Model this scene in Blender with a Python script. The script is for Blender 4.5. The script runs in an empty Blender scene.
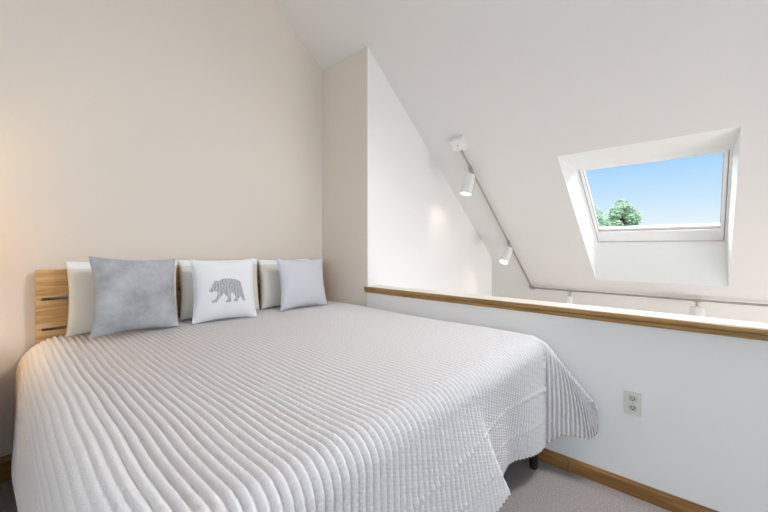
import bpy, bmesh, math, random
import numpy as np
from mathutils import Vector, Matrix
random.seed(4); np.random.seed(4)
C = bpy.context.scene.collection
PI = math.pi

# ---------------------------------------------------------------- room numbers (metres)
# +X runs from the bed towards the stairwell, +Y towards the headboard wall, camera above the origin
W, D, S, GX = 2.159, 2.768, 2.143, 4.583        # half wall, headboard wall, stub end, stairwell wall end
CB, CT, BT = 0.860, 0.912, 0.074                # ledge trim underside / top, baseboard height
C0, TA = 4.667, 0.7786                          # sloped ceiling z = C0 - TA * x
SX1, SX2, SY1, SY2 = 3.350, 4.894, -0.199, 0.952
OFF = 0.414                                     # vertical thickness of the roof
XR, XE, YS, YN = -0.6, 6.3, -3.0, 3.8
def cz(x): return C0 - TA * x

# ---------------------------------------------------------------- materials
def mat(name, col, rough=0.6, spec=0.3, metal=0.0):
    m = bpy.data.materials.new(name); m.use_nodes = True
    b = m.node_tree.nodes['Principled BSDF']
    b.inputs['Base Color'].default_value = (*col, 1); b.inputs['Roughness'].default_value = rough
    b.inputs['Specular IOR Level'].default_value = spec; b.inputs['Metallic'].default_value = metal
    return m
def nd(m, t, **kw):
    n = m.node_tree.nodes.new(t)
    for k, v in kw.items(): setattr(n, k, v)
    return n
def lk(m, a, b): m.node_tree.links.new(a, b)
def bsdf(m): return m.node_tree.nodes['Principled BSDF']
def coords(m, scale=(1, 1, 1), kind='Object'):
    tc = nd(m, 'ShaderNodeTexCoord'); mp = nd(m, 'ShaderNodeMapping'); mp.inputs['Scale'].default_value = scale
    lk(m, tc.outputs[kind], mp.inputs['Vector']); return mp.outputs['Vector']
def noise_bump(m, scale, strength, dist=0.002, vec=None, detail=3):
    n = nd(m, 'ShaderNodeTexNoise'); n.inputs['Scale'].default_value = scale; n.inputs['Detail'].default_value = detail
    lk(m, vec if vec else coords(m), n.inputs['Vector'])
    b = nd(m, 'ShaderNodeBump'); b.inputs['Strength'].default_value = strength; b.inputs['Distance'].default_value = dist
    lk(m, n.outputs['Fac'], b.inputs['Height']); lk(m, b.outputs['Normal'], bsdf(m).inputs['Normal'])
    return n
def noise_color(m, stops, scale, vec=None, detail=3, rough=0.6):
    n = nd(m, 'ShaderNodeTexNoise'); n.inputs['Scale'].default_value = scale; n.inputs['Detail'].default_value = detail
    n.inputs['Roughness'].default_value = rough
    lk(m, vec if vec else coords(m), n.inputs['Vector'])
    r = nd(m, 'ShaderNodeValToRGB'); e = r.color_ramp.elements
    while len(e) < len(stops): e.new(0.5)
    for el, (p, c) in zip(e, stops): el.position = p; el.color = (*c, 1)
    lk(m, n.outputs['Fac'], r.inputs['Fac']); lk(m, r.outputs['Color'], bsdf(m).inputs['Base Color'])
    return n

PAINT = (0.84, 0.825, 0.815)
m_wall = mat('wall_paint', PAINT, 0.75, 0.25); noise_bump(m_wall, 130, 0.06, 0.002)
m_wall_warm_lit = mat('wall_paint_warm_lit', (0.76, 0.685, 0.605), 0.75, 0.25); noise_bump(m_wall_warm_lit, 130, 0.06, 0.002)  # same wall paint, with the warmer, dimmer light put into its colour
m_ceil = mat('ceiling_paint', (0.77, 0.75, 0.73), 0.8, 0.2); noise_bump(m_ceil, 110, 0.06, 0.002)
m_trim = mat('white_trim_paint', (0.86, 0.865, 0.85), 0.4, 0.4)
m_frame = mat('window_frame_white', (0.86, 0.86, 0.86), 0.35, 0.45)
m_seal = mat('glazing_seal', (0.42, 0.36, 0.34), 0.5, 0.3)
m_groove = mat('frame_groove', (0.35, 0.35, 0.36), 0.6, 0.3)
m_ledge = mat('ledge_pale', (0.74, 0.69, 0.61), 0.35, 0.5)  # one even pale colour for the ledge top

def wood(name, axis, cols, rough=0.4, scale=1.0, spec=0.4):
    m = mat(name, cols[1], rough, spec)
    sc = [14 * scale] * 3; sc[axis] = 0.9 * scale
    oi = nd(m, 'ShaderNodeObjectInfo'); tc = nd(m, 'ShaderNodeTexCoord'); mp = nd(m, 'ShaderNodeMapping')
    mp.inputs['Scale'].default_value = sc
    mul = nd(m, 'ShaderNodeVectorMath', operation='ADD')
    k = nd(m, 'ShaderNodeMath', operation='MULTIPLY'); k.inputs[1].default_value = 7.3
    lk(m, oi.outputs['Random'], k.inputs[0])
    lk(m, tc.outputs['Object'], mul.inputs[0]); lk(m, k.outputs[0], mul.inputs[1]); lk(m, mul.outputs[0], mp.inputs['Vector'])
    n = noise_color(m, [(0.28, cols[0]), (0.5, cols[1]), (0.72, cols[2])], 2.6, mp.outputs['Vector'], 5, 0.62)
    n.inputs['Distortion'].default_value = 0.7
    b = nd(m, 'ShaderNodeBump'); b.inputs['Strength'].default_value = 0.12; b.inputs['Distance'].default_value = 0.001
    lk(m, n.outputs['Fac'], b.inputs['Height']); lk(m, b.outputs['Normal'], bsdf(m).inputs['Normal'])
    return m
OAK = [(0.20, 0.10, 0.028), (0.36, 0.20, 0.065), (0.46, 0.28, 0.11)]
m_oak_y = wood('oak_along_half_wall', 1, OAK, 0.35)
m_oak_x = wood('oak_along_headboard_wall', 0, OAK, 0.35)
OAK2 = [(0.15, 0.065, 0.017), (0.29, 0.14, 0.042), (0.38, 0.20, 0.07)]
m_base_y = wood('oak_baseboard_along_half_wall', 1, OAK2, 0.35)
m_base_x = wood('oak_baseboard_along_headboard', 0, OAK2, 0.35)
m_pine = wood('pine_slat', 0, [(0.33, 0.15, 0.05), (0.56, 0.33, 0.13), (0.70, 0.46, 0.22)], 0.45, 1.2)
m_pine_z = wood('pine_post', 2, [(0.42, 0.22, 0.08), (0.58, 0.36, 0.16), (0.68, 0.46, 0.24)], 0.45, 1.2)

m_carpet = mat('greige_carpet', (0.33, 0.28, 0.255), 0.95, 0.1)
noise_color(m_carpet, [(0.35, (0.27, 0.235, 0.22)), (0.55, (0.43, 0.38, 0.36)), (0.75, (0.60, 0.54, 0.51))], 160, None, 4, 0.75)
noise_bump(m_carpet, 220, 0.9, 0.01)
m_black = mat('black_bed_metal', (0.012, 0.012, 0.013), 0.4, 0.4)
m_mattress = mat('mattress_ticking', (0.7, 0.69, 0.66), 0.9, 0.1); noise_bump(m_mattress, 60, 0.2, 0.003)

# quilt: fine cross stitching bump in metres of cloth (UV = metres)
m_quilt = mat('quilted_cotton', (0.72, 0.69, 0.69), 0.85, 0.2)
def quilt_nodes(m):
    uv = nd(m, 'ShaderNodeTexCoord')
    w = nd(m, 'ShaderNodeTexWave', wave_type='BANDS', bands_direction='Y'); w.inputs['Scale'].default_value = 26
    w.inputs['Distortion'].default_value = 2.2; w.inputs['Detail'].default_value = 2; w.inputs['Detail Scale'].default_value = 6
    lk(m, uv.outputs['UV'], w.inputs['Vector'])
    n = nd(m, 'ShaderNodeTexNoise'); n.inputs['Scale'].default_value = 420; n.inputs['Detail'].default_value = 3
    lk(m, uv.outputs['UV'], n.inputs['Vector'])
    a = nd(m, 'ShaderNodeMath', operation='MULTIPLY_ADD'); a.inputs[1].default_value = 0.5
    lk(m, n.outputs['Fac'], a.inputs[0]); lk(m, w.outputs['Fac'], a.inputs[2])
    b = nd(m, 'ShaderNodeBump'); b.inputs['Strength'].default_value = 0.4; b.inputs['Distance'].default_value = 0.0022
    lk(m, a.outputs[0], b.inputs['Height']); lk(m, b.outputs['Normal'], bsdf(m).inputs['Normal'])
quilt_nodes(m_quilt)
m_binding = mat('quilt_binding', (0.62, 0.47, 0.38), 0.85, 0.15); noise_bump(m_binding, 300, 0.4, 0.002)

def fabric(name, col, rough=0.9, sheen=0.0, weave=350, strength=0.35, mott=None):
    m = mat(name, col, rough, 0.15)
    if mott: noise_color(m, [(0.35, mott[0]), (0.65, mott[1])], mott[2], None, 4, 0.6)
    noise_bump(m, weave, strength, 0.0015)
    if sheen:
        bsdf(m).inputs['Sheen Weight'].default_value = sheen; bsdf(m).inputs['Sheen Roughness'].default_value = 0.35
    return m
m_case = fabric('linen_pillow_case', (0.72, 0.68, 0.62), weave=260)
m_case_lit = fabric('lit_pillow_top', (0.86, 0.855, 0.84), weave=260)  # top of the case coloured whiter, as light from above catches it
m_velvet = fabric('blue_grey_velvet', (0.45, 0.46, 0.49), 0.85, 0.5, 420, 0.3, ((0.31, 0.312, 0.325), (0.48, 0.483, 0.50), 7))
m_white_fab = fabric('white_cotton', (0.77, 0.765, 0.77), weave=380)
m_light_grey = fabric('pale_grey_cotton', (0.60, 0.595, 0.625), weave=420, strength=0.25)
m_piping = fabric('white_piping', (0.84, 0.84, 0.85), weave=500)
m_bear = mat('grey_bear_ink', (0.30, 0.30, 0.31), 0.9, 0.1)
def bear_nodes(m):
    v = coords(m, (1, 1, 1), 'UV')
    w = nd(m, 'ShaderNodeTexWave', wave_type='BANDS', bands_direction='X'); w.inputs['Scale'].default_value = 7
    w.inputs['Distortion'].default_value = 7; w.inputs['Detail'].default_value = 3; w.inputs['Detail Scale'].default_value = 2.2
    lk(m, v, w.inputs['Vector'])
    r = nd(m, 'ShaderNodeValToRGB'); e = r.color_ramp.elements
    e[0].position = 0.15; e[0].color = (0.33, 0.33, 0.34, 1); e[1].position = 0.8; e[1].color = (0.50, 0.50, 0.51, 1)
    lk(m, w.outputs['Fac'], r.inputs['Fac']); lk(m, r.outputs['Color'], bsdf(m).inputs['Base Color'])
bear_nodes(m_bear)

m_lamp_white = mat('spotlight_white_enamel', (0.84, 0.83, 0.81), 0.4, 0.4)
m_nickel = mat('brushed_nickel', (0.50, 0.465, 0.43), 0.32, 0.5, 1.0)
m_plate = mat('ivory_plastic', (0.68, 0.67, 0.61), 0.35, 0.4)
m_recept = mat('ivory_receptacle_face', (0.50, 0.49, 0.44), 0.4, 0.4)
m_slot = mat('dark_slot', (0.02, 0.02, 0.02), 0.6, 0.2)
m_screw = mat('steel_screw', (0.55, 0.54, 0.5), 0.35, 0.5, 1.0)
m_bulb = bpy.data.materials.new('lit_bulb'); m_bulb.use_nodes = True
bsdf(m_bulb).inputs['Emission Color'].default_value = (1, 0.90, 0.76, 1); bsdf(m_bulb).inputs['Emission Strength'].default_value = 6
m_shade = bpy.data.materials.new('linen_lamp_shade'); m_shade.use_nodes = True
def shade_nodes(m):
    t = m.node_tree; t.nodes.clear()
    o = t.nodes.new('ShaderNodeOutputMaterial'); mx = t.nodes.new('ShaderNodeMixShader'); a_ = t.nodes.new('ShaderNodeBsdfDiffuse'); b_ = t.nodes.new('ShaderNodeBsdfTranslucent')
    a_.inputs['Color'].default_value = (0.8, 0.74, 0.62, 1); b_.inputs['Color'].default_value = (0.8, 0.72, 0.58, 1)
    t.links.new(a_.outputs[0], mx.inputs[1]); t.links.new(b_.outputs[0], mx.inputs[2]); t.links.new(mx.outputs[0], o.inputs['Surface'])
shade_nodes(m_shade)
m_leaf = mat('leaf_green', (0.13, 0.27, 0.12), 0.6, 0.3)
noise_color(m_leaf, [(0.3, (0.18, 0.28, 0.18)), (0.7, (0.33, 0.43, 0.31))], 2.5)
m_bark = mat('tree_bark', (0.12, 0.085, 0.06), 0.9, 0.1); noise_bump(m_bark, 20, 0.6, 0.02)
m_grass = mat('lawn', (0.10, 0.17, 0.06), 0.9, 0.1); noise_color(m_grass, [(0.3, (0.07, 0.13, 0.04)), (0.7, (0.15, 0.22, 0.08))], 3)
m_roof = mat('asphalt_shingle', (0.12, 0.115, 0.11), 0.9, 0.1); noise_bump(m_roof, 40, 0.5, 0.01)
m_downfloor = mat('lower_floor_boards', (0.50, 0.46, 0.43), 0.5, 0.3)
m_glass = bpy.data.materials.new('window_glass'); m_glass.use_nodes = True
def glass_nodes(m):
    t = m.node_tree; t.nodes.clear()
    o = t.nodes.new('ShaderNodeOutputMaterial'); mx = t.nodes.new('ShaderNodeMixShader'); tr = t.nodes.new('ShaderNodeBsdfTransparent')
    g = t.nodes.new('ShaderNodeBsdfGlossy'); f = t.nodes.new('ShaderNodeFresnel'); f.inputs['IOR'].default_value = 1.15
    g.inputs['Roughness'].default_value = 0.02; tr.inputs['Color'].default_value = (0.99, 1, 0.995, 1)
    t.links.new(f.outputs[0], mx.inputs[0]); t.links.new(tr.outputs[0], mx.inputs[1]); t.links.new(g.outputs[0], mx.inputs[2])
    t.links.new(mx.outputs[0], o.inputs['Surface'])
glass_nodes(m_glass)

# ---------------------------------------------------------------- helpers
def obj(name, bm, m, parent=None, smooth=False):
    me = bpy.data.meshes.new(name)
    bmesh.ops.recalc_face_normals(bm, faces=bm.faces)
    bm.to_mesh(me); bm.free()
    for x in (m if isinstance(m, (list, tuple)) else [m]): me.materials.append(x)
    if smooth: me.polygons.foreach_set('use_smooth', [True] * len(me.polygons))
    o = bpy.data.objects.new(name, me); C.objects.link(o)
    if parent: o.parent = parent
    return o
def struct(name, bm, m, parent=None, smooth=False):
    o = obj(name, bm, m, parent, smooth)
    if parent is None: o['kind'] = 'structure'
    return o
def tag(o, label, cat, group=None):
    o['label'] = label; o['category'] = cat
    if group: o['group'] = group
    return o
def thing(name, label, cat, loc=(0, 0, 0), group=None):
    o = bpy.data.objects.new(name, None); C.objects.link(o); o.location = loc; o.empty_display_size = 0.1
    return tag(o, label, cat, group)
def box(bm, x0, x1, y0, y1, z0, z1, bev=0.0, M=None, mi=0):
    vs = [Vector((x, y, z)) for x in (x0, x1) for y in (y0, y1) for z in (z0, z1)]
    v = [bm.verts.new(M @ p if M else p) for p in vs]
    fs = [bm.faces.new([v[i] for i in f]) for f in ((0, 1, 3, 2), (4, 6, 7, 5), (0, 4, 5, 1), (2, 3, 7, 6), (0, 2, 6, 4), (1, 5, 7, 3))]
    for f in fs: f.material_index = mi
    if bev:
        es = {e for f in fs for e in f.edges}
        bmesh.ops.bevel(bm, geom=list(es), offset=bev, segments=2, affect='EDGES', profile=0.6)
    return bm
def prism(bm, pts, axis, a0, a1):
    """polygon in the two other axes (in axis order), extruded along axis from a0 to a1"""
    def mk(p, a):
        q = list(p); q.insert(axis, a); return bm.verts.new(q)
    lo = [mk(p, a0) for p in pts]; hi = [mk(p, a1) for p in pts]; n = len(pts)
    bm.faces.new(lo); bm.faces.new(hi[::-1])
    for i in range(n): bm.faces.new((lo[i], lo[(i + 1) % n], hi[(i + 1) % n], hi[i]))
    return bm
def lathe(bm, prof, seg, M, mi=0, capped=True):
    rings = []
    for r, z in prof:
        rings.append([bm.verts.new(M @ Vector((r * math.cos(2 * PI * k / seg), r * math.sin(2 * PI * k / seg), z))) for k in range(seg)])
    for a, b in zip(rings, rings[1:]):
        for k in range(seg):
            f = bm.faces.new((a[k], a[(k + 1) % seg], b[(k + 1) % seg], b[k])); f.material_index = mi
    if capped:
        for r in (rings[0], rings[-1]):
            f = bm.faces.new(r); f.material_index = mi
    return bm
def aim(p, d):
    """matrix at p with local +Z along d"""
    return Matrix.Translation(p) @ Vector(d).to_track_quat('Z', 'Y').to_matrix().to_4x4()
def tube(bm, pts, r, seg=8, closed=False):
    n = len(pts); rings = []
    for i, p in enumerate(pts):
        a = pts[(i - 1) % n] if (closed or i) else pts[0]; b = pts[(i + 1) % n] if (closed or i < n - 1) else pts[-1]
        M = aim(p, (Vector(b) - Vector(a)))
        rings.append([bm.verts.new(M @ Vector((r * math.cos(2 * PI * k / seg), r * math.sin(2 * PI * k / seg), 0))) for k in range(seg)])
    m = n if closed else n - 1
    for i in range(m):
        a, b = rings[i], rings[(i + 1) % n]
        # match the nearest rotation so the tube never twists
        best = min(range(seg), key=lambda s: (a[0].co - b[s].co).length)
        for k in range(seg):
            bm.faces.new((a[k], a[(k + 1) % seg], b[(best + k + 1) % seg], b[(best + k) % seg]))
    if not closed: bm.faces.new(rings[0]); bm.faces.new(rings[-1])
    return bm
def grid_mesh(name, P, m, parent=None, uv=None, smooth=True):
    """P: (nu, nv, 3) array -> quad grid"""
    nu, nv = P.shape[:2]
    idx = np.arange(nu * nv).reshape(nu, nv)
    q = np.stack([idx[:-1, :-1], idx[1:, :-1], idx[1:, 1:], idx[:-1, 1:]], -1).reshape(-1, 4)
    me = bpy.data.meshes.new(name)
    me.vertices.add(nu * nv); me.vertices.foreach_set('co', P.reshape(-1).astype(np.float32))
    me.loops.add(q.size); me.loops.foreach_set('vertex_index', q.reshape(-1).astype(np.int32))
    me.polygons.add(len(q)); me.polygons.foreach_set('loop_start', (np.arange(len(q)) * 4).astype(np.int32))
    me.update(calc_edges=True)
    if smooth: me.polygons.foreach_set('use_smooth', np.ones(len(q), dtype=bool))
    if uv is not None:
        l = me.uv_layers.new(name='UVMap'); l.data.foreach_set('uv', uv.reshape(-1, 2)[q.reshape(-1)].reshape(-1).astype(np.float32))
    me.materials.append(m); me.validate(); me.update()
    o = bpy.data.objects.new(name, me); C.objects.link(o)
    if parent: o.parent = parent
    return o

# ---------------------------------------------------------------- the setting
bm = bmesh.new(); box(bm, -3.42, W + 0.13, YS - 0.12, YN, -0.26, 0.0); struct('floor', bm, m_carpet)
bm = bmesh.new(); box(bm, -3.42, XE + 0.1, YS - 0.12, YN + 0.12, -2.86, -2.6); struct('floor_downstairs', bm, m_downfloor)
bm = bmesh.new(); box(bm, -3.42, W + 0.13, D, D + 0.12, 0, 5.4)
struct('wall_north', bm, m_wall_warm_lit)
bm = bmesh.new()                                   # half wall and full-height stub in one L-shaped profile
prism(bm, [(YS, -2.6), (YS, CB), (S, CB), (S, -2.6)], 0, W, W + 0.13)
struct('wall_east', bm, m_wall)
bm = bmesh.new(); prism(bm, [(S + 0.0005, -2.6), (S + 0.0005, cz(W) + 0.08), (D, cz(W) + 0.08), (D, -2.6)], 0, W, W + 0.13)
struct('wall_east_return', bm, m_wall_warm_lit)
bm = bmesh.new()                                   # stairwell wall beyond the stub
prism(bm, [(W + 0.13, -2.6), (GX, -2.6), (GX, cz(GX) + 0.05), (W + 0.0005, cz(W) + 0.05), (W + 0.0005, CB + 0.02), (W + 0.13, CB + 0.02)], 1, S - 0.003, S + 0.12)
struct('wall_stairwell', bm, m_wall)
bm = bmesh.new(); box(bm, -3.42, XE + 0.1, YS - 0.12, YS, -2.6, 5.4); struct('wall_south', bm, m_wall)
bm = bmesh.new(); box(bm, -3.42, -3.3, YS, D, 0, 3.2); struct('wall_west', bm, m_wall)
bm = bmesh.new(); box(bm, W + 0.13, XE + 0.1, YN, YN + 0.12, -2.6, 3.2); struct('wall_stairwell_end', bm, m_wall)
bm = bmesh.new(); box(bm, XE, XE + 0.1, YS, YN, -2.6, cz(XE) + 0.1); struct('wall_eave', bm, m_wall)
# the sloped ceiling with the skylight hole, and its mirror over the ridge
def ring(bm, fz, hx1, hx2, hy1, hy2, kx1, kx2, ky1, ky2):
    xs = [XR, kx1, kx2, hx1, hx2, XE + 0.3]; ys = [YS - 0.12, ky1, hy1, ky2, hy2, YN + 0.12]
    v = [[bm.verts.new((x, y, fz(x))) for y in ys] for x in xs]
    for i in range(5):
        for j in range(5):
            if (i, j) not in ((3, 2), (3, 3), (1, 1), (1, 2)):
                bm.faces.new((v[i][j], v[i + 1][j], v[i + 1][j + 1], v[i][j + 1]))
OX1, OX2, OY1, OY2 = 3.905, 4.885, -0.186, 0.940   # opening at the roof side
KX1, KX2, KY1, KY2 = 1.56, 2.36, -0.78, 0.28       # added unseen opening higher up the slope, to light the bed from above
bm = bmesh.new(); ring(bm, cz, SX1, SX2, SY1, SY2, KX1, KX2, KY1, KY2)
prism(bm, [(XR, cz(XR)), (XR, cz(XR) + OFF), (-3.6, cz(XR) + OFF - TA * 3.0), (-3.6, cz(XR) - TA * 3.0)], 1, YS - 0.12, D + 0.12)
struct('ceiling', bm, m_ceil)
bm = bmesh.new(); ring(bm, lambda x: cz(x) + OFF, OX1, OX2, OY1, OY2, KX1, KX2, KY1, KY2); struct('roof', bm, m_roof)
# skylight shafts: level head, plumb sill, splayed sides; then the windows, the second one added
nrm = math.hypot(1, TA)
def skylight(n, S4, O4):
    (sx1, sx2, sy1, sy2), (ox1, ox2, oy1, oy2) = S4, O4
    bm = bmesh.new()
    def shaft_ring(g):
        a = [(sx1 - g, sy1 - g, cz(sx1 - g) + g * 0.4), (sx2 + g, sy1 - g, cz(sx2 + g) + g * 0.4), (sx2 + g, sy2 + g, cz(sx2 + g) + g * 0.4), (sx1 - g, sy2 + g, cz(sx1 - g) + g * 0.4)]
        b = [(ox1 - g, oy1 - g, cz(ox1 - g) + OFF), (ox2 + g, oy1 - g, cz(ox2 + g) + OFF), (ox2 + g, oy2 + g, cz(ox2 + g) + OFF), (ox1 - g, oy2 + g, cz(ox1 - g) + OFF)]
        return [bm.verts.new(p) for p in a], [bm.verts.new(p) for p in b]
    a0, b0 = shaft_ring(0.0); a1, b1 = shaft_ring(0.012)
    for k in range(4):
        j = (k + 1) % 4
        bm.faces.new((a0[k], a0[j], b0[j], b0[k])); bm.faces.new((a1[k], b1[k], b1[j], a1[j]))
        bm.faces.new((a0[k], a1[k], a1[j], a0[j])); bm.faces.new((b0[k], b0[j], b1[j], b1[k]))
    struct('trim_%d' % (1 if n == 1 else 4), bm, m_trim)
    WM = Matrix(((0, 1 / nrm, TA / nrm, ox1), (-1, 0, 0, oy2), (0, -TA / nrm, 1 / nrm, cz(ox1) + OFF), (0, 0, 0, 1)))   # local: u across, v down the slope, w outwards
    U, V = oy2 - oy1, (ox2 - ox1) * nrm
    win = bpy.data.objects.new('window_%d' % n, None); C.objects.link(win); win['kind'] = 'structure'
    def ringbars(bm, u0, u1, v0, v1, s, t, b, w0, w1, bev=0.004):
        box(bm, u0, u0 + s, v0, v1, w0, w1, bev, WM); box(bm, u1 - s, u1, v0, v1, w0, w1, bev, WM)
        box(bm, u0 + s, u1 - s, v0, v0 + t, w0, w1, bev, WM); box(bm, u0 + s, u1 - s, v1 - b, v1, w0, w1, bev, WM)
    bm = bmesh.new(); ringbars(bm, -0.02, U + 0.02, -0.02, V + 0.02, 0.037, 0.045, 0.06, 0.0, 0.12); struct('window_frame', bm, m_frame, win)
    bm = bmesh.new(); ringbars(bm, 0.024, U - 0.024, 0.028, V - 0.052, 0.024, 0.030, 0.165, 0.012, 0.10); struct('window_sash', bm, m_frame, win)
    bm = bmesh.new(); ringbars(bm, 0.0165, U - 0.0165, 0.022, V - 0.038, 0.008, 0.008, 0.016, 0.02, 0.09, 0); struct('frame_groove', bm, m_groove, win)
    bm = bmesh.new(); ringbars(bm, 0.047, U - 0.047, 0.057, V - 0.216, 0.006, 0.005, 0.008, 0.03, 0.06, 0); struct('glazing_seal', bm, m_seal, win)
    bm = bmesh.new(); box(bm, 0.045, U - 0.045, 0.055, V - 0.213, 0.058, 0.066, 0, WM); struct('window_pane', bm, m_glass, win)
skylight(1, (SX1, SX2, SY1, SY2), (OX1, OX2, OY1, OY2))
skylight(2, (KX1, KX2, KY1, KY2), (KX1, KX2, KY1, KY2))  # added skylight, out of view, housing the overhead fill

# oak trim on the half wall, and the pale ledge on top of it
bm = bmesh.new()
x = W
prism(bm, [(x + 0.012, CB + 0.001), (x - 0.014, CB + 0.001), (x - 0.016, CB + 0.004), (x - 0.016, CB + 0.020), (x - 0.011, CB + 0.023), (x - 0.011, CB + 0.025),
           (x - 0.022, CB + 0.028), (x - 0.024, CB + 0.032), (x - 0.024, CT - 0.004), (x - 0.021, CT - 0.001), (x + 0.012, CT - 0.001)], 1, YS, S + 0.020)
struct('trim_2', bm, m_oak_y)
bm = bmesh.new(); box(bm, W + 0.012, W + 0.152, YS, S - 0.004, CB, CT, 0.003); box(bm, W - 0.019, W + 0.012, YS, S - 0.004, CT - 0.0009, CT + 0.0015); struct('trim_3', bm, m_ledge)
# baseboards
def bb_prof(s, h, t=0.015): return [(0, 0), (s * t, 0), (s * t, h * 0.80), (s * t * 0.55, h * 0.90), (s * t * 0.45, h), (0, h)]
YSEAM = 0.552
bm = bmesh.new()
for y0, y1 in ((YS, YSEAM - 0.001), (YSEAM + 0.001, D)):
    prism(bm, [(W + a, z) for a, z in bb_prof(-1, BT)], 1, y0, y1)
struct('baseboard_east', bm, m_base_y)
bm = bmesh.new(); prism(bm, [(D + a, z) for a, z in bb_prof(-1, 0.135)], 0, -3.3, W - 0.02); struct('baseboard_north', bm, m_base_x)
bm = bmesh.new(); box(bm, -60, 160, -90, 90, -3.3, -2.9); struct('ground', bm, m_grass)

# ---------------------------------------------------------------- bed
bed = thing('bed', 'king bed with pine slatted headboard and black metal legs in the corner', 'bed', (1.13, 2.70, 0))
def bo(name, bm, m, parent=bed, smooth=False):
    o = obj(name, bm, m, parent, smooth)
    p = parent; loc = Vector((0, 0, 0))
    while p: loc += p.location; p = p.parent
    o.data.transform(Matrix.Translation(-loc)); return o
bm = bmesh.new(); box(bm, 0.22, 2.09, 0.74, 2.68, 0.32, 0.70, 0.05); bo('mattress', bm, m_mattress, smooth=True)
bm = bmesh.new()
box(bm, 0.24, 2.08, 0.72, 0.75, 0.24, 0.318, 0.004); box(bm, 0.24, 2.08, 2.60, 2.64, 0.24, 0.318, 0.004)
box(bm, 0.24, 0.27, 0.75, 2.60, 0.24, 0.318, 0.004); box(bm, 2.05, 2.08, 0.75, 2.60, 0.24, 0.318, 0.004); box(bm, 1.14, 1.18, 0.75, 2.60, 0.24, 0.318, 0.004)
bo('bed_frame', bm, m_black)
for lx, ly in ((0.27, 0.74), (2.045, 0.705), (0.27, 2.58), (2.055, 2.58), (1.16, 1.7)):
    bm = bmesh.new(); lathe(bm, [(0.017, 0), (0.021, 0.004), (0.023, 0.03), (0.023, 0.239)], 20, Matrix.Translation((lx, ly, 0.0))); bo('leg', bm, m_black, smooth=True)
hb = bpy.data.objects.new('headboard', None); C.objects.link(hb); hb.parent = bed; hb['label'] = 'pine headboard of wide horizontal slats'
HB0, HB1 = 0.150, 2.105
for z0, z1 in ((0.968, 1.126), (0.800, 0.953), (0.632, 0.785), (0.464, 0.617)):
    bm = bmesh.new(); box(bm, HB0, HB1, 2.700, 2.738, z0, z1, 0.003); bo('slat', bm, m_pine, hb)
for zf in (0.9605, 0.7925):
    bm = bmesh.new(); box(bm, HB0 + 0.002, HB0 + 0.024, 2.704, 2.738, zf - 0.0073, zf + 0.0073); bo('spacer', bm, m_pine_z, hb)
for px in (HB0 + 0.002, 1.09, HB1 - 0.072):
    bm = bmesh.new(); w = 0.024 if px < 0.2 else 0.07
    box(bm, px, px + w, 2.738, 2.767, 0.0, 1.10, 0.002); bo('post', bm, m_pine_z, hb)

# ---------------------------------------------------------------- quilt
RIB = 0.0262
OXL, OXR, OYF = 0.075, 2.138, 0.655                  # outer faces of the hanging sides
RL, RR, RF = 0.17, 0.085, 0.085
xl1, xr1, yf1, YH = OXL + RL, OXR - RR, OYF + RF, 2.685
ZT = 0.735
DL, DR, DF = 0.34, 0.42, 0.445                       # straight drops below the rounded edges
arc = lambda r: PI * r / 2
def ztop(x, y):
    t = np.clip((y - 1.3) / 1.2, 0, 1); t = t * t * (3 - 2 * t)
    return ZT + 0.014 * t + 0.003 * np.sin(3.1 * x + 1.3 * y) + 0.0025 * np.sin(5.3 * y - 2.2 * x + 1)
na, nb = 1400, 330
a = np.linspace(xl1 - arc(RL) - DL, xr1 + arc(RR) + DR, na)
b = np.concatenate([np.linspace(yf1 - arc(RF) - DF, yf1 + 0.05, 130, endpoint=False), np.linspace(yf1 + 0.05, YH, nb - 130)])
A, Bq = np.meshgrid(a, b, indexing='ij')
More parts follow.
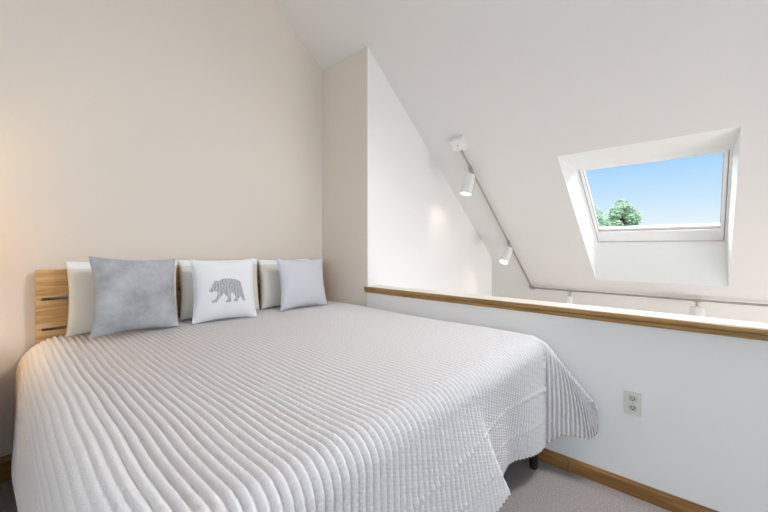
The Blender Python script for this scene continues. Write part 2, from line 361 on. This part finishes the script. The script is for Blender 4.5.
def quilt_pos(A, Bq):
    s = np.where(A < xl1, xl1 - A, np.where(A > xr1, A - xr1, 0.0)); left = A < xl1
    t = np.maximum(yf1 - Bq, 0)
    side_max = np.where(left, arc(RL) + DL, arc(RR) + DR); foot_max = arc(RF) + DF
    th = np.arctan2(t, s)                            # 0 = side, 90 deg = foot
    rho = np.hypot(s, t)
    corner = (s > 0) & (t > 0)
    sm = np.where(np.cos(th) * foot_max > np.sin(th) * side_max, side_max / np.maximum(np.cos(th), 1e-6), foot_max / np.maximum(np.sin(th), 1e-6))
    deg = np.degrees(th)
    ang = np.minimum(deg, 90 - deg)
    Rdd = np.interp(ang, [0, 4, 9, 15, 24, 30, 38, 45], [0.50, 0.47, 0.435, 0.435, 0.465, 0.45, 0.385, 0.33])
    Rt = np.where(left, 0.62, arc(RR) + Rdd)
    k = np.where(corner, Rt / np.maximum(sm, 1e-6), 1.0)
    q = np.clip(rho / np.maximum(sm, 1e-6), 0, 1)
    rho = rho * (1 + (k - 1) * q ** 1.5)
    r_side = np.where(left, RL, RR)
    r = r_side * np.cos(th) ** 2 + RF * np.sin(th) ** 2
    r = np.where(s == 0, RF, np.where(t == 0, r_side, r))
    ar = PI * r / 2
    h = np.where(rho < ar, r * np.sin(rho / r), r); dr = np.where(rho < ar, r * (1 - np.cos(np.minimum(rho, ar) / r)), r)
    dd = np.maximum(rho - ar, 0)
    # excess cloth at a corner folds into an ear
    psi = np.radians(47) * np.where(corner, 1 - np.abs(1 - deg / 45) ** 1.25, 0)
    psi = np.where(left, psi * 0.7, psi)
    down = dd * np.cos(psi); fw = np.maximum(rho - 0.35 * ar, 0) * np.sin(psi) * 0.85
    ux = np.where(left, -1.0, 1.0)
    X = np.clip(A, xl1, xr1) + h * np.cos(th) * ux * (s > 0)
    Y = np.maximum(Bq, yf1) - h * np.sin(th) * (t > 0)
    X = X - fw * np.where(left, 0.35, 0.0); Y = Y - fw * np.where(left, 0.7, 1.0)
    Z = ztop(np.clip(A, xl1, xr1), np.maximum(Bq, yf1)) - dr - down
    # side hang flares very slightly, foot hang swells into one fold
    fl = dd / 0.42
    side_only = (t == 0)
    X = X - np.where(left, 0.024 * fl * np.cos(th) ** 2 + 0.006 * fl * np.sin(Bq * 9) * np.cos(th), 0)
    xr_ = 1.215 + 0.15 * fl
    g = np.where(A < xr_, 0.35 + 0.65 * np.exp(-((xr_ - A) / 0.28) ** 2), np.exp(-((A - xr_) / 0.055) ** 2) - 0.45 * np.exp(-((A - xr_ - 0.32) / 0.13) ** 2))
    foot = np.where(t > 0, np.sin(th) ** 6, 0) * (~corner | True)
    fade = np.clip((A - (xl1 - 0.1)) / 0.3, 0, 1)
    Y = Y - foot * np.where(A > xr1, 0, 1) * fade * (0.085 * fl ** 1.1 * g + 0.010 * fl * np.sin(A * 7.0 + 0.6))
    Z = Z + np.where(A > xr1, 0, 1) * foot * fl * (0.055 * np.clip(g, 0, 1) * fade - 0.055 * np.clip((A - 1.58) / 0.4, 0, 1) ** 1.2)
    # fold lines left by packing
    Y = Y - foot * np.where(A > xr1, 0, 1) * (0.004 * np.exp(-((dd - 0.17 - 0.02 * np.sin(A * 3)) / 0.008) ** 2) + 0.003 * np.exp(-((dd - 0.31) / 0.008) ** 2))
    return np.stack([X, Y, Z], -1), th, corner
P, TH, CORN = quilt_pos(A, Bq)
P0 = P.copy()
N = np.cross(np.gradient(P, axis=0), np.gradient(P, axis=1)); N /= np.maximum(np.linalg.norm(N, axis=-1, keepdims=True), 1e-9)
ph = (A + 0.0022 * np.sin(Bq * 6.0 + A * 9) + 0.0014 * np.sin(Bq * 14 + 3 * A)) / RIB
fr = np.abs((ph % 1.0) * 2 - 1)
amp = 0.0016 + 0.0178 * np.clip((A - xl1 + 0.11) / 0.12, 0, 1)
rib = (1 - fr ** 1.8) * amp
puck = 0.0005 * np.sin(2 * PI * Bq / 0.024 + 2 * np.floor(ph)) + 0.0004 * np.sin(2 * PI * Bq / 0.041 + np.floor(ph) * 1.7)
P = P + N * (rib + puck * (1 - fr ** 4) - 0.55 * amp)[..., None]
P[..., 0] = np.minimum(P[..., 0], W - 0.006)
P0 = P0 - N * 0.004
quilt = grid_mesh('quilt', P, m_quilt, None, np.stack([A, Bq], -1))
sol = quilt.modifiers.new('thickness', 'SOLIDIFY'); sol.thickness = 0.006; sol.offset = -1
tag(quilt, 'white ribbed quilt spread over the whole bed and hanging to its sides', 'quilt')
edge = [tuple(P0[0, j]) for j in range(nb - 1, 0, -2)] + [tuple(P0[i, 0]) for i in range(0, na - 1, 5)] + [tuple(P0[na - 1, j]) for j in range(0, nb, 2)]
bm = bmesh.new(); tube(bm, [Vector(p) for p in edge], 0.0045, 8)
bnd = obj('binding', bm, m_binding, quilt, True); bnd['label'] = 'tan bound hem of the quilt'

# ---------------------------------------------------------------- pillows
def pillow_fn(w, h, t, bow, ex, seed, wr=0.004):
    rs = np.random.RandomState(seed); ks = [(rs.uniform(2, 7), rs.uniform(2, 7), rs.uniform(0, 6), rs.uniform(0.3, 1)) for _ in range(6)]
    def f(u, v, side, lift=0.0):
        x = w / 2 * u * (1 - bow * (1 - v * v) * np.abs(u)); z = h / 2 * v * (1 - bow * (1 - u * u) * np.abs(v))
        e = np.clip((1 - u * u) * (1 - v * v), 0, 1)
        y = t / 2 * e ** ex
        n = sum(a_ * np.sin(ka * u + kb * v + p_) for ka, kb, p_, a_ in ks) / 3
        pull = np.sin(9 * np.arctan2(v, u) + rs_ph) * np.clip((u * u + v * v), 0, 1.4)
        y = y + (wr * n + wr * 0.6 * pull) * e ** 0.5 + lift
        return np.stack([x, side * y, z + h / 2 * (1)], -1)
    rs_ph = rs.uniform(0, 6)
    return f
def pillow(name, label, pose, t, m, bow=0.06, ex=0.45, seed=1, n=49, group=None, lit_top=None, cat='pillow', sag=0.0, wr=0.004):
    x, y, z, w, h, yaw, lean, roll = pose
    f = pillow_fn(w, h, t, bow, ex, seed, wr)
    g = np.sin(np.linspace(-1, 1, n) * PI / 2)
    Ug, Vg = np.meshgrid(g, g, indexing='ij')
    F = f(Ug, Vg, -1.0); Bk = f(Ug, Vg, 1.0)
    bm = bmesh.new()
    vf = [[bm.verts.new(F[i, j]) for j in range(n)] for i in range(n)]
    vb = [[(vf[i][j] if i in (0, n - 1) or j in (0, n - 1) else bm.verts.new(Bk[i, j])) for j in range(n)] for i in range(n)]
    for V_ in (vf, vb):
        for i in range(n - 1):
            for j in range(n - 1):
                fc = bm.faces.new((V_[i][j], V_[i + 1][j], V_[i + 1][j + 1], V_[i][j + 1]))
                if lit_top and g[j] > lit_top: fc.material_index = 1
    o = obj(name, bm, m, None, True)
    o.matrix_world = Matrix.Translation((x, y, z)) @ Matrix.Rotation(yaw, 4, 'Z') @ Matrix.Rotation(-lean, 4, 'X') @ Matrix.Rotation(-roll, 4, 'Y')
    settle(o, pose)
    tag(o, label, cat, group)
    return o, f
def settle(o, pose, lift=0.001):
    # the cloth flattens where it rests on the quilt
    x, y, z, w, h = pose[:5]
    pts = np.array([o.matrix_world @ v.co for v in o.data.vertices])
    low = pts[pts[:, 2] < pts[:, 2].min() + 0.05]
    sel = (P[..., 0] > low[:, 0].min()) & (P[..., 0] < low[:, 0].max()) & (P[..., 1] > low[:, 1].min()) & (P[..., 1] < low[:, 1].max())
    zf = P[..., 2][sel].max() + lift
    inv = o.matrix_world.inverted()
    for v, p in zip(o.data.vertices, pts):
        if p[2] < zf: v.co = inv @ Vector((p[0], p[1], zf + (p[2] - zf) * 0.0))
def zmin(o): return min((o.matrix_world @ v.co).z for v in o.data.vertices)
def piping(o, f, m, r=0.004, name='piping', n=36):
    g = np.sin(np.linspace(-1, 1, n) * PI / 2)
    loop = [(u, -1) for u in g] + [(1, v) for v in g[1:]] + [(u, 1) for u in g[::-1][1:]] + [(-1, v) for v in g[::-1][1:-1]]
    pts = [Vector(f(np.array(u), np.array(v), 1.0)) for u, v in loop]
    z_ = zmin(o)
    pts = [q if (o.matrix_world @ q).z > z_ + r else o.matrix_world.inverted() @ Vector((*(o.matrix_world @ q).xy, z_ + r)) for q in pts]
    bm = bmesh.new(); tube(bm, pts, r, 8, True); return obj(name, bm, m, o, True)
pillow('sleeping_pillow', 'cream sleeping pillow against the headboard, behind the blue-grey velvet cushion', (0.543, 2.590, 0.757, 0.565, 0.413, 0.03, 0.10, -0.012), 0.115, [m_case, m_case_lit], 0.05, 0.30, 11, lit_top=0.78, group='sleeping pillows along the headboard')
pillow('sleeping_pillow', 'cream sleeping pillow in the gap between velvet cushion and bear cushion', (1.114, 2.585, 0.758, 0.568, 0.405, 0.0, 0.12, -0.01), 0.13, [m_case, m_case_lit], 0.05, 0.30, 12, lit_top=0.78, group='sleeping pillows along the headboard')
pillow('sleeping_pillow', 'cream sleeping pillow in the gap between bear cushion and pale grey cushion', (1.652, 2.585, 0.758, 0.480, 0.395, 0.0, 0.12, 0.0), 0.13, [m_case, m_case_lit], 0.05, 0.30, 13, lit_top=0.78, group='sleeping pillows along the headboard')
o, f = pillow('throw_pillow', 'blue-grey velvet throw cushion, largest on the bed', (0.556, 2.402, 0.764, 0.445, 0.435, 0.16, 0.24, -0.06), 0.14, m_velvet, 0.085, 0.5, 21, cat='cushion', wr=0.006)
piping(o, f, m_velvet, 0.003)
bear, fbear = pillow('bear_pillow', 'white square throw cushion printed with a walking grey bear', (1.050, 2.388, 0.759, 0.403, 0.413, -0.20, 0.175, 0.005), 0.14, m_white_fab, 0.085, 0.5, 22, cat='cushion')
piping(bear, fbear, m_piping, 0.0045)
o, f = pillow('throw_pillow', 'pale lilac-grey throw cushion nearest the half wall', (1.687, 2.382, 0.759, 0.443, 0.410, -0.019, 0.20, -0.023), 0.14, m_light_grey, 0.10, 0.5, 23, cat='cushion')
piping(o, f, m_light_grey, 0.003)
# the printed bear, laid on the curved front of its cushion
outline = [(188, 259), (200, 246), (206, 238), (212, 218), (220, 205), (226, 198), (238, 196), (248, 200), (258, 192), (272, 184), (300, 180), (330, 182), (355, 184), (378, 192), (392, 206),
           (402, 232), (408, 262), (418, 292), (426, 318), (422, 331), (410, 328), (400, 312), (390, 298), (378, 306), (372, 318), (372, 329), (346, 330), (344, 320), (354, 310), (352, 292), (340, 276),
           (326, 272), (322, 292), (328, 318), (326, 333), (298, 338), (294, 328), (304, 318), (302, 300), (288, 284), (276, 278), (266, 296), (252, 312), (244, 322), (242, 335), (206, 338), (208, 325), (228, 316), (238, 298), (244, 278), (238, 266), (226, 262), (214, 268), (200, 270), (190, 267)]
TL, TR, BR_, BL = (75, 70), (470, 45), (485, 430), (85, 465)
def inside(x, y):
    c = False; n = len(outline)
    for i in range(n):
        (x1, y1), (x2, y2) = outline[i], outline[i - 1]
        if (y1 > y) != (y2 > y) and x < (x2 - x1) * (y - y1) / (y2 - y1) + x1: c = not c
    return c
bm = bmesh.new(); cache = {}
uvl = bm.loops.layers.uv.new('UVMap')
NU, NV = 300, 300
def design(u, v):
    s_, t_ = (u + 1) / 2, (1 - v) / 2
    x = 22 + (TL[0] * (1 - s_) + TR[0] * s_) * (1 - t_) + (BL[0] * (1 - s_) + BR_[0] * s_) * t_
    y = -6 + (TL[1] * (1 - s_) + TR[1] * s_) * (1 - t_) + (BL[1] * (1 - s_) + BR_[1] * s_) * t_
    return x, y
def vert(i, j):
    if (i, j) not in cache:
        u, v = -1 + 2 * i / NU, -1 + 2 * j / NV
        cache[(i, j)] = bm.verts.new(fbear(np.array(u), np.array(v), -1.0, 0.0012))
    return cache[(i, j)]
for i in range(60, 270):
    for j in range(60, 260):
        if inside(*design(-1 + 2 * (i + .5) / NU, -1 + 2 * (j + .5) / NV)):
            fc = bm.faces.new((vert(i, j), vert(i + 1, j), vert(i + 1, j + 1), vert(i, j + 1)))
            for lp, (ii, jj) in zip(fc.loops, ((i, j), (i + 1, j), (i + 1, j + 1), (i, j + 1))): lp[uvl].uv = (ii / NU, jj / NV)
bp = obj('bear_print', bm, m_bear, bear, True); bp['label'] = 'grey printed bear walking'

# ---------------------------------------------------------------- wall outlet
out = thing('wall_outlet', 'ivory double wall outlet on the half wall, above the baseboard', 'outlet', (W, 0.257, 0.465))
bm = bmesh.new(); box(bm, -0.006, 0.0, -0.036, 0.036, -0.058, 0.058, 0.0025); obj('cover_plate', bm, m_plate, out)
for dz in (0.0235, -0.0235):
    bm = bmesh.new(); RM = Matrix.Translation((-0.006, 0, dz)) @ Matrix.Rotation(-PI / 2, 4, 'Y')
    prof = []
    ring_ = []
    for k in range(28):
        an = 2 * PI * k / 28; yy = 0.0172 * math.cos(an); zz = max(-0.0142, min(0.0142, 0.0172 * math.sin(an))); ring_.append((yy, zz + dz))
    prism(bm, ring_, 0, -0.0085, -0.005); rc = obj('receptacle', bm, m_recept, out)
    for nm, y0, y1, z0, z1 in (('slot', -0.0080, -0.0055, -0.002, 0.0075), ('slot', 0.0055, 0.0080, -0.001, 0.0065), ('ground_hole', -0.0025, 0.0025, -0.0105, -0.0055)):
        bm = bmesh.new(); box(bm, -0.0089, -0.0080, y0, y1, z0 + dz, z1 + dz); obj(nm, bm, m_slot, rc)
bm = bmesh.new(); lathe(bm, [(0.0030, 0), (0.0030, 0.0012), (0.002, 0.002)], 14, aim((-0.006, 0, 0), (-1, 0, 0))); obj('screw', bm, m_screw, out)

# ---------------------------------------------------------------- track lighting on the slope over the stairs
TO = -0.05                                           # rail height below the ceiling
def on(x, y, off=TO): return Vector((x, y, cz(x) + off))
trk = thing('track_light', 'brushed nickel track light with white spotlight heads on the sloped ceiling', 'track light', on(3.06, 1.80, 0))
base = trk.location.copy()
def to(name, bm, m, parent=trk, smooth=False):
    o = obj(name, bm, m, parent, smooth); o.data.transform(Matrix.Translation(-base)); return o
nv = Vector((TA, 0, 1)).normalized(); tv = Vector((1, 0, -TA)).normalized(); yv = Vector((0, 1, 0))
def frame_at(p, ax):                                 # local x along ax, z out of the ceiling plane
    zz = nv; xx = ax.normalized(); yy = zz.cross(xx)
    M = Matrix.Identity(4)
    for i in range(3): M[i][0], M[i][1], M[i][2], M[i][3] = xx[i], yy[i], zz[i], p[i]
    return M
bend = on(5.055, 1.765); top = on(3.06, 1.765)
bm = bmesh.new(); L = (bend - top).length
box(bm, 0, L, -0.008, 0.008, -0.010, 0.010, 0.002, frame_at(top, tv)); to('rail', bm, m_nickel)
bm = bmesh.new(); box(bm, 0, 4.6, -0.008, 0.008, -0.010, 0.010, 0.002, frame_at(bend, -yv)); to('rail', bm, m_nickel)
bm = bmesh.new(); box(bm, -0.03, 0.03, -0.03, 0.03, -0.014, 0.014, 0.004, frame_at(bend, tv)); to('corner_connector', bm, m_nickel)
bm = bmesh.new(); box(bm, -0.065, 0.065, -0.07, 0.07, -0.015, 0.045, 0.008, frame_at(top - tv * 0.03, tv)); to('power_box', bm, m_lamp_white)
bm = bmesh.new(); lathe(bm, [(0.008, 0), (0.008, 0.004)], 12, aim(top - tv * 0.03 - nv * 0.015, -nv)); to('power_screw', bm, m_nickel)
for x_, y_ in ((5.055, -1.8), (5.055, -0.8)):
    bm = bmesh.new(); p = on(x_, y_); lathe(bm, [(0.012, 0), (0.012, 0.055)], 12, aim(p, nv)); to('standoff', bm, m_nickel)
heads = [((3.28, 1.765), (-0.22, 0.10, -0.98), 0.058, 0.20, True), ((4.25, 1.765), (-0.50, 0.06, -0.78), 0.055, 0.195, True),
         ((5.055, 1.28), (-0.05, 0.1, -1.0), 0.040, 0.16, False), ((5.055, 0.035), (-0.02, 0.0, -1.0), 0.062, 0.19, False)]
lamps = []
for (hx, hy_), d, r, ln, lit in heads:
    p = on(hx, hy_); d = Vector(d).normalized(); q = p + Vector((-0.014, 0, -0.075))
    h = bpy.data.objects.new('spotlight_head', None); C.objects.link(h); h.parent = trk
    M = aim(q, d)
    bm = bmesh.new(); lathe(bm, [(r * 0.55, -0.012), (r * 0.9, -0.004), (r, 0.012), (r, ln), (r * 0.90, ln), (r * 0.86, ln - 0.03), (r * 0.2, ln - 0.034)], 40, M)
    o = obj('lamp_housing', bm, m_lamp_white, h, True); o.data.transform(Matrix.Translation(-base))
    md = o.modifiers.new('edges', 'EDGE_SPLIT'); md.split_angle = math.radians(40)
    bm = bmesh.new(); tube(bm, [p + Vector((0, 0, 0.004)), p - Vector((0.004, 0, 0.03)), q], 0.011, 12); box(bm, -0.03, 0.03, -0.016, 0.016, -0.016, 0.012, 0.003, frame_at(p, tv if hy_ > 1.7 else yv))
    o = obj('mount_stem', bm, m_nickel, h); o.data.transform(Matrix.Translation(-base))
    bm = bmesh.new(); lathe(bm, [(r * 0.80, ln - 0.016), (r * 0.5, ln - 0.008), (0.004, ln - 0.006)], 32, M)
    o = obj('bulb', bm, m_bulb, h, True); o.data.transform(Matrix.Translation(-base))
    lamps.append((q + d * (ln + 0.01), d))

# ---------------------------------------------------------------- bedside (just past the frame), nightstand added to shade the gap
ns = thing('nightstand', 'added unseen oak nightstand shading the gap left of the king bed', 'nightstand', (-0.285, 2.51, 0))
bm = bmesh.new(); box(bm, -0.24, 0.24, -0.22, 0.22, 0.12, 0.69, 0.004); obj('body', bm, m_oak_x, ns)
bm = bmesh.new(); box(bm, -0.26, 0.26, -0.24, 0.24, 0.69, 0.72, 0.005); obj('top', bm, m_oak_x, ns)
for z0 in (0.14, 0.41):
    bm = bmesh.new(); box(bm, -0.22, 0.22, -0.236, -0.2205, z0, z0 + 0.26, 0.003); dw = obj('drawer', bm, m_oak_x, ns)
    bm = bmesh.new(); lathe(bm, [(0.006, 0), (0.006, 0.012), (0.014, 0.018), (0.012, 0.026)], 16, aim((0, -0.236, z0 + 0.13), (0, -1, 0))); obj('knob', bm, m_black, dw, True)
for lx in (-0.2, 0.2):
    for ly in (-0.18, 0.18):
        bm = bmesh.new(); lathe(bm, [(0.014, 0), (0.02, 0.12)], 12, Matrix.Translation((lx, ly, 0))); obj('leg', bm, m_black, ns, True)
tl = thing('table_lamp', 'lit table lamp with pale drum shade on the oak nightstand', 'lamp', (-0.30, 2.50, 0.72))
bm = bmesh.new(); lathe(bm, [(0.07, 0), (0.07, 0.015), (0.02, 0.03), (0.045, 0.12), (0.05, 0.2), (0.02, 0.32), (0.008, 0.36), (0.008, 0.48)], 24, Matrix.Identity(4)); obj('base', bm, m_lamp_white, tl, True)
bm = bmesh.new(); lathe(bm, [(0.15, 0.42), (0.12, 0.68)], 40, Matrix.Identity(4), 0, False); sh = obj('lamp_shade', bm, m_shade, tl, True)

# ---------------------------------------------------------------- trees beyond the skylight
def leafy_tree(name, label, x, y, ztop_, rad, seed, nleaf):
    t = thing(name, label, 'tree', (x, y, -2.9), 'trees beyond the skylight')
    rs = random.Random(seed)
    bm = bmesh.new(); H_ = ztop_ + 2.9
    tube(bm, [Vector((0, 0, 0)), Vector((0.05, 0.03, H_ * 0.3)), Vector((-0.05, 0.05, H_ * 0.6)), Vector((0, 0, H_ * 0.9))], 0.12, 10)
    for k in range(9):
        an = rs.uniform(0, 2 * PI); z = H_ * rs.uniform(0.45, 0.8); l = rad * rs.uniform(0.4, 0.75)
        tube(bm, [Vector((0, 0, z)), Vector((l * .5 * math.cos(an), l * .5 * math.sin(an), z + l * .3)), Vector((l * math.cos(an), l * math.sin(an), z + l * .7))], 0.035, 6)
    obj('trunk', bm, m_bark, t, True)
    clumps = [((0, 0, H_ - rad * 0.32), rad * 0.36)]
    for k in range(26):
        an = rs.uniform(0, 2 * PI); zf = rs.uniform(0.1, 1); rr = rad * (0.45 + 0.5 * zf) * rs.uniform(0.4, 1)
        clumps.append(((rr * math.cos(an), rr * math.sin(an), H_ - rad * (0.35 + 1.9 * zf)), rad * rs.uniform(0.25, 0.42)))
    bm = bmesh.new()
    for k in range(nleaf):
        c, r = rs.choice(clumps)
        v = Vector((rs.gauss(0, 1), rs.gauss(0, 1), rs.gauss(0, 1))).normalized() * r * rs.uniform(0.55, 1.05) ** 0.5
        p = Vector(c) + v; M = aim(p, (rs.gauss(0, 1), rs.gauss(0, 1), rs.gauss(0.4, 1))); s = rs.uniform(0.05, 0.09)
        q = [bm.verts.new(M @ Vector(c_)) for c_ in ((-s, 0, 0), (0, -s * .5, 0.01), (s, 0, 0), (0, s * .5, 0.01))]
        bm.faces.new(q)
    obj('foliage', bm, m_leaf, t)
    return t
leafy_tree('tree', 'round green tree seen through the skylight, clear of its frame', 19.1, 2.70, 3.38, 0.86, 5, 5200)
leafy_tree('tree', 'green tree cut off by the side frame of the skylight', 27.5, 5.55, 4.05, 1.15, 8, 7000)

# ---------------------------------------------------------------- light
w = bpy.data.worlds.new('sky'); bpy.context.scene.world = w; w.use_nodes = True
t = w.node_tree; t.nodes.clear()
tc = t.nodes.new('ShaderNodeTexCoord'); sp = t.nodes.new('ShaderNodeSeparateXYZ'); rp = t.nodes.new('ShaderNodeValToRGB')
bg = t.nodes.new('ShaderNodeBackground'); wo = t.nodes.new('ShaderNodeOutputWorld')
t.links.new(tc.outputs['Generated'], sp.inputs[0]); t.links.new(sp.outputs['Z'], rp.inputs['Fac'])
e = rp.color_ramp.elements
e[0].position = 0.0; e[0].color = (0.86, 0.92, 0.98, 1); e[1].position = 1.0; e[1].color = (3, 3, 3, 1)
for p_, c_ in ((0.055, (0.82, 0.92, 1.0)), (0.11, (0.62, 0.82, 1.02)), (0.195, (0.40, 0.68, 1.0)), (0.24, (1.6, 1.8, 2.1)), (0.30, (7.0, 7.6, 8.2)), (0.60, (8, 8.8, 9.6))):
    n_ = e.new(p_); n_.color = (*c_, 1)
bg.inputs['Strength'].default_value = 1.0
t.links.new(rp.outputs['Color'], bg.inputs['Color']); t.links.new(bg.outputs[0], wo.inputs['Surface'])

def light(name, kind, loc, power, col, aim_d=None, size=None, **kw):
    l = bpy.data.lights.new(name, kind); l.energy = power; l.color = col
    if kind == 'AREA': l.shape = 'RECTANGLE'; l.size, l.size_y = size
    elif size: l.shadow_soft_size = size
    for k, v in kw.items(): setattr(l, k, v)
    o = bpy.data.objects.new(name, l); C.objects.link(o); o.location = loc
    if aim_d: o.rotation_euler = Vector(aim_d).to_track_quat('-Z', 'Y').to_euler()
    return o
light('added_south_fill', 'AREA', (-0.2, YS + 0.03, 1.5), 9, (0.90, 0.95, 1.0), (0, 1, 0), (1.7, 1.5))  # added fill with no window built, stands in for daylight behind the camera
light('added_west_fill', 'AREA', (-3.25, -1.5, 1.8), 63, (0.60, 0.83, 1.0), (1, 0, 0), (2.0, 1.5))  # added cool fill for the half wall, no window built
light('added_overhead_fill', 'AREA', ((KX1 + KX2) / 2 - 0.05, (KY1 + KY2) / 2, cz((KX1 + KX2) / 2) + 0.30), 76, (0.93, 0.96, 1.0), (-TA * 0.6, 0, -1), (0.62, 0.9))  # area light set in the added opening, fills the bed from above
light('added_downstairs_fill', 'AREA', (4.3, YS + 0.05, -1.3), 138, (1.0, 0.965, 0.945), (0, 1, 0.5), (2.6, 1.6))  # added uplight for the stairwell ceiling, no window built
light('bedside_lamp_bulb', 'POINT', (-0.30, 2.50, 1.30), 8, (1.0, 0.66, 0.30), None, 0.04)
light('track_spot', 'SPOT', lamps[0][0], 2.6, (1.0, 0.86, 0.70), Vector((3.25, S, 1.50)) - lamps[0][0], 0.03, spot_size=1.1, spot_blend=1.0)
light('track_spot', 'SPOT', lamps[1][0], 2.2, (1.0, 0.84, 0.66), Vector((3.97, S, 0.72)) - lamps[1][0], 0.03, spot_size=1.0, spot_blend=1.0)

# ---------------------------------------------------------------- camera
cam = bpy.data.cameras.new('camera'); co = bpy.data.objects.new('camera', cam); C.objects.link(co)
cam.sensor_width = 36; cam.lens = 351.593 / 768 * 36; cam.shift_y = -8.76 / 768; cam.clip_start = 0.02; cam.clip_end = 300
co.location = (0, 0, 1.25)
yaw = math.radians(47.918)
co.rotation_euler = Vector((math.sin(yaw), math.cos(yaw), 0)).to_track_quat('-Z', 'Y').to_euler()
sc = bpy.context.scene; sc.camera = co
sc.view_settings.view_transform = 'Standard'; sc.view_settings.look = 'None'; sc.view_settings.gamma = 1
sc.view_settings.use_curve_mapping = False; sc.view_settings.exposure = 0.0
sc.cycles.max_bounces = 12; sc.cycles.diffuse_bounces = 8; sc.cycles.use_denoising = True
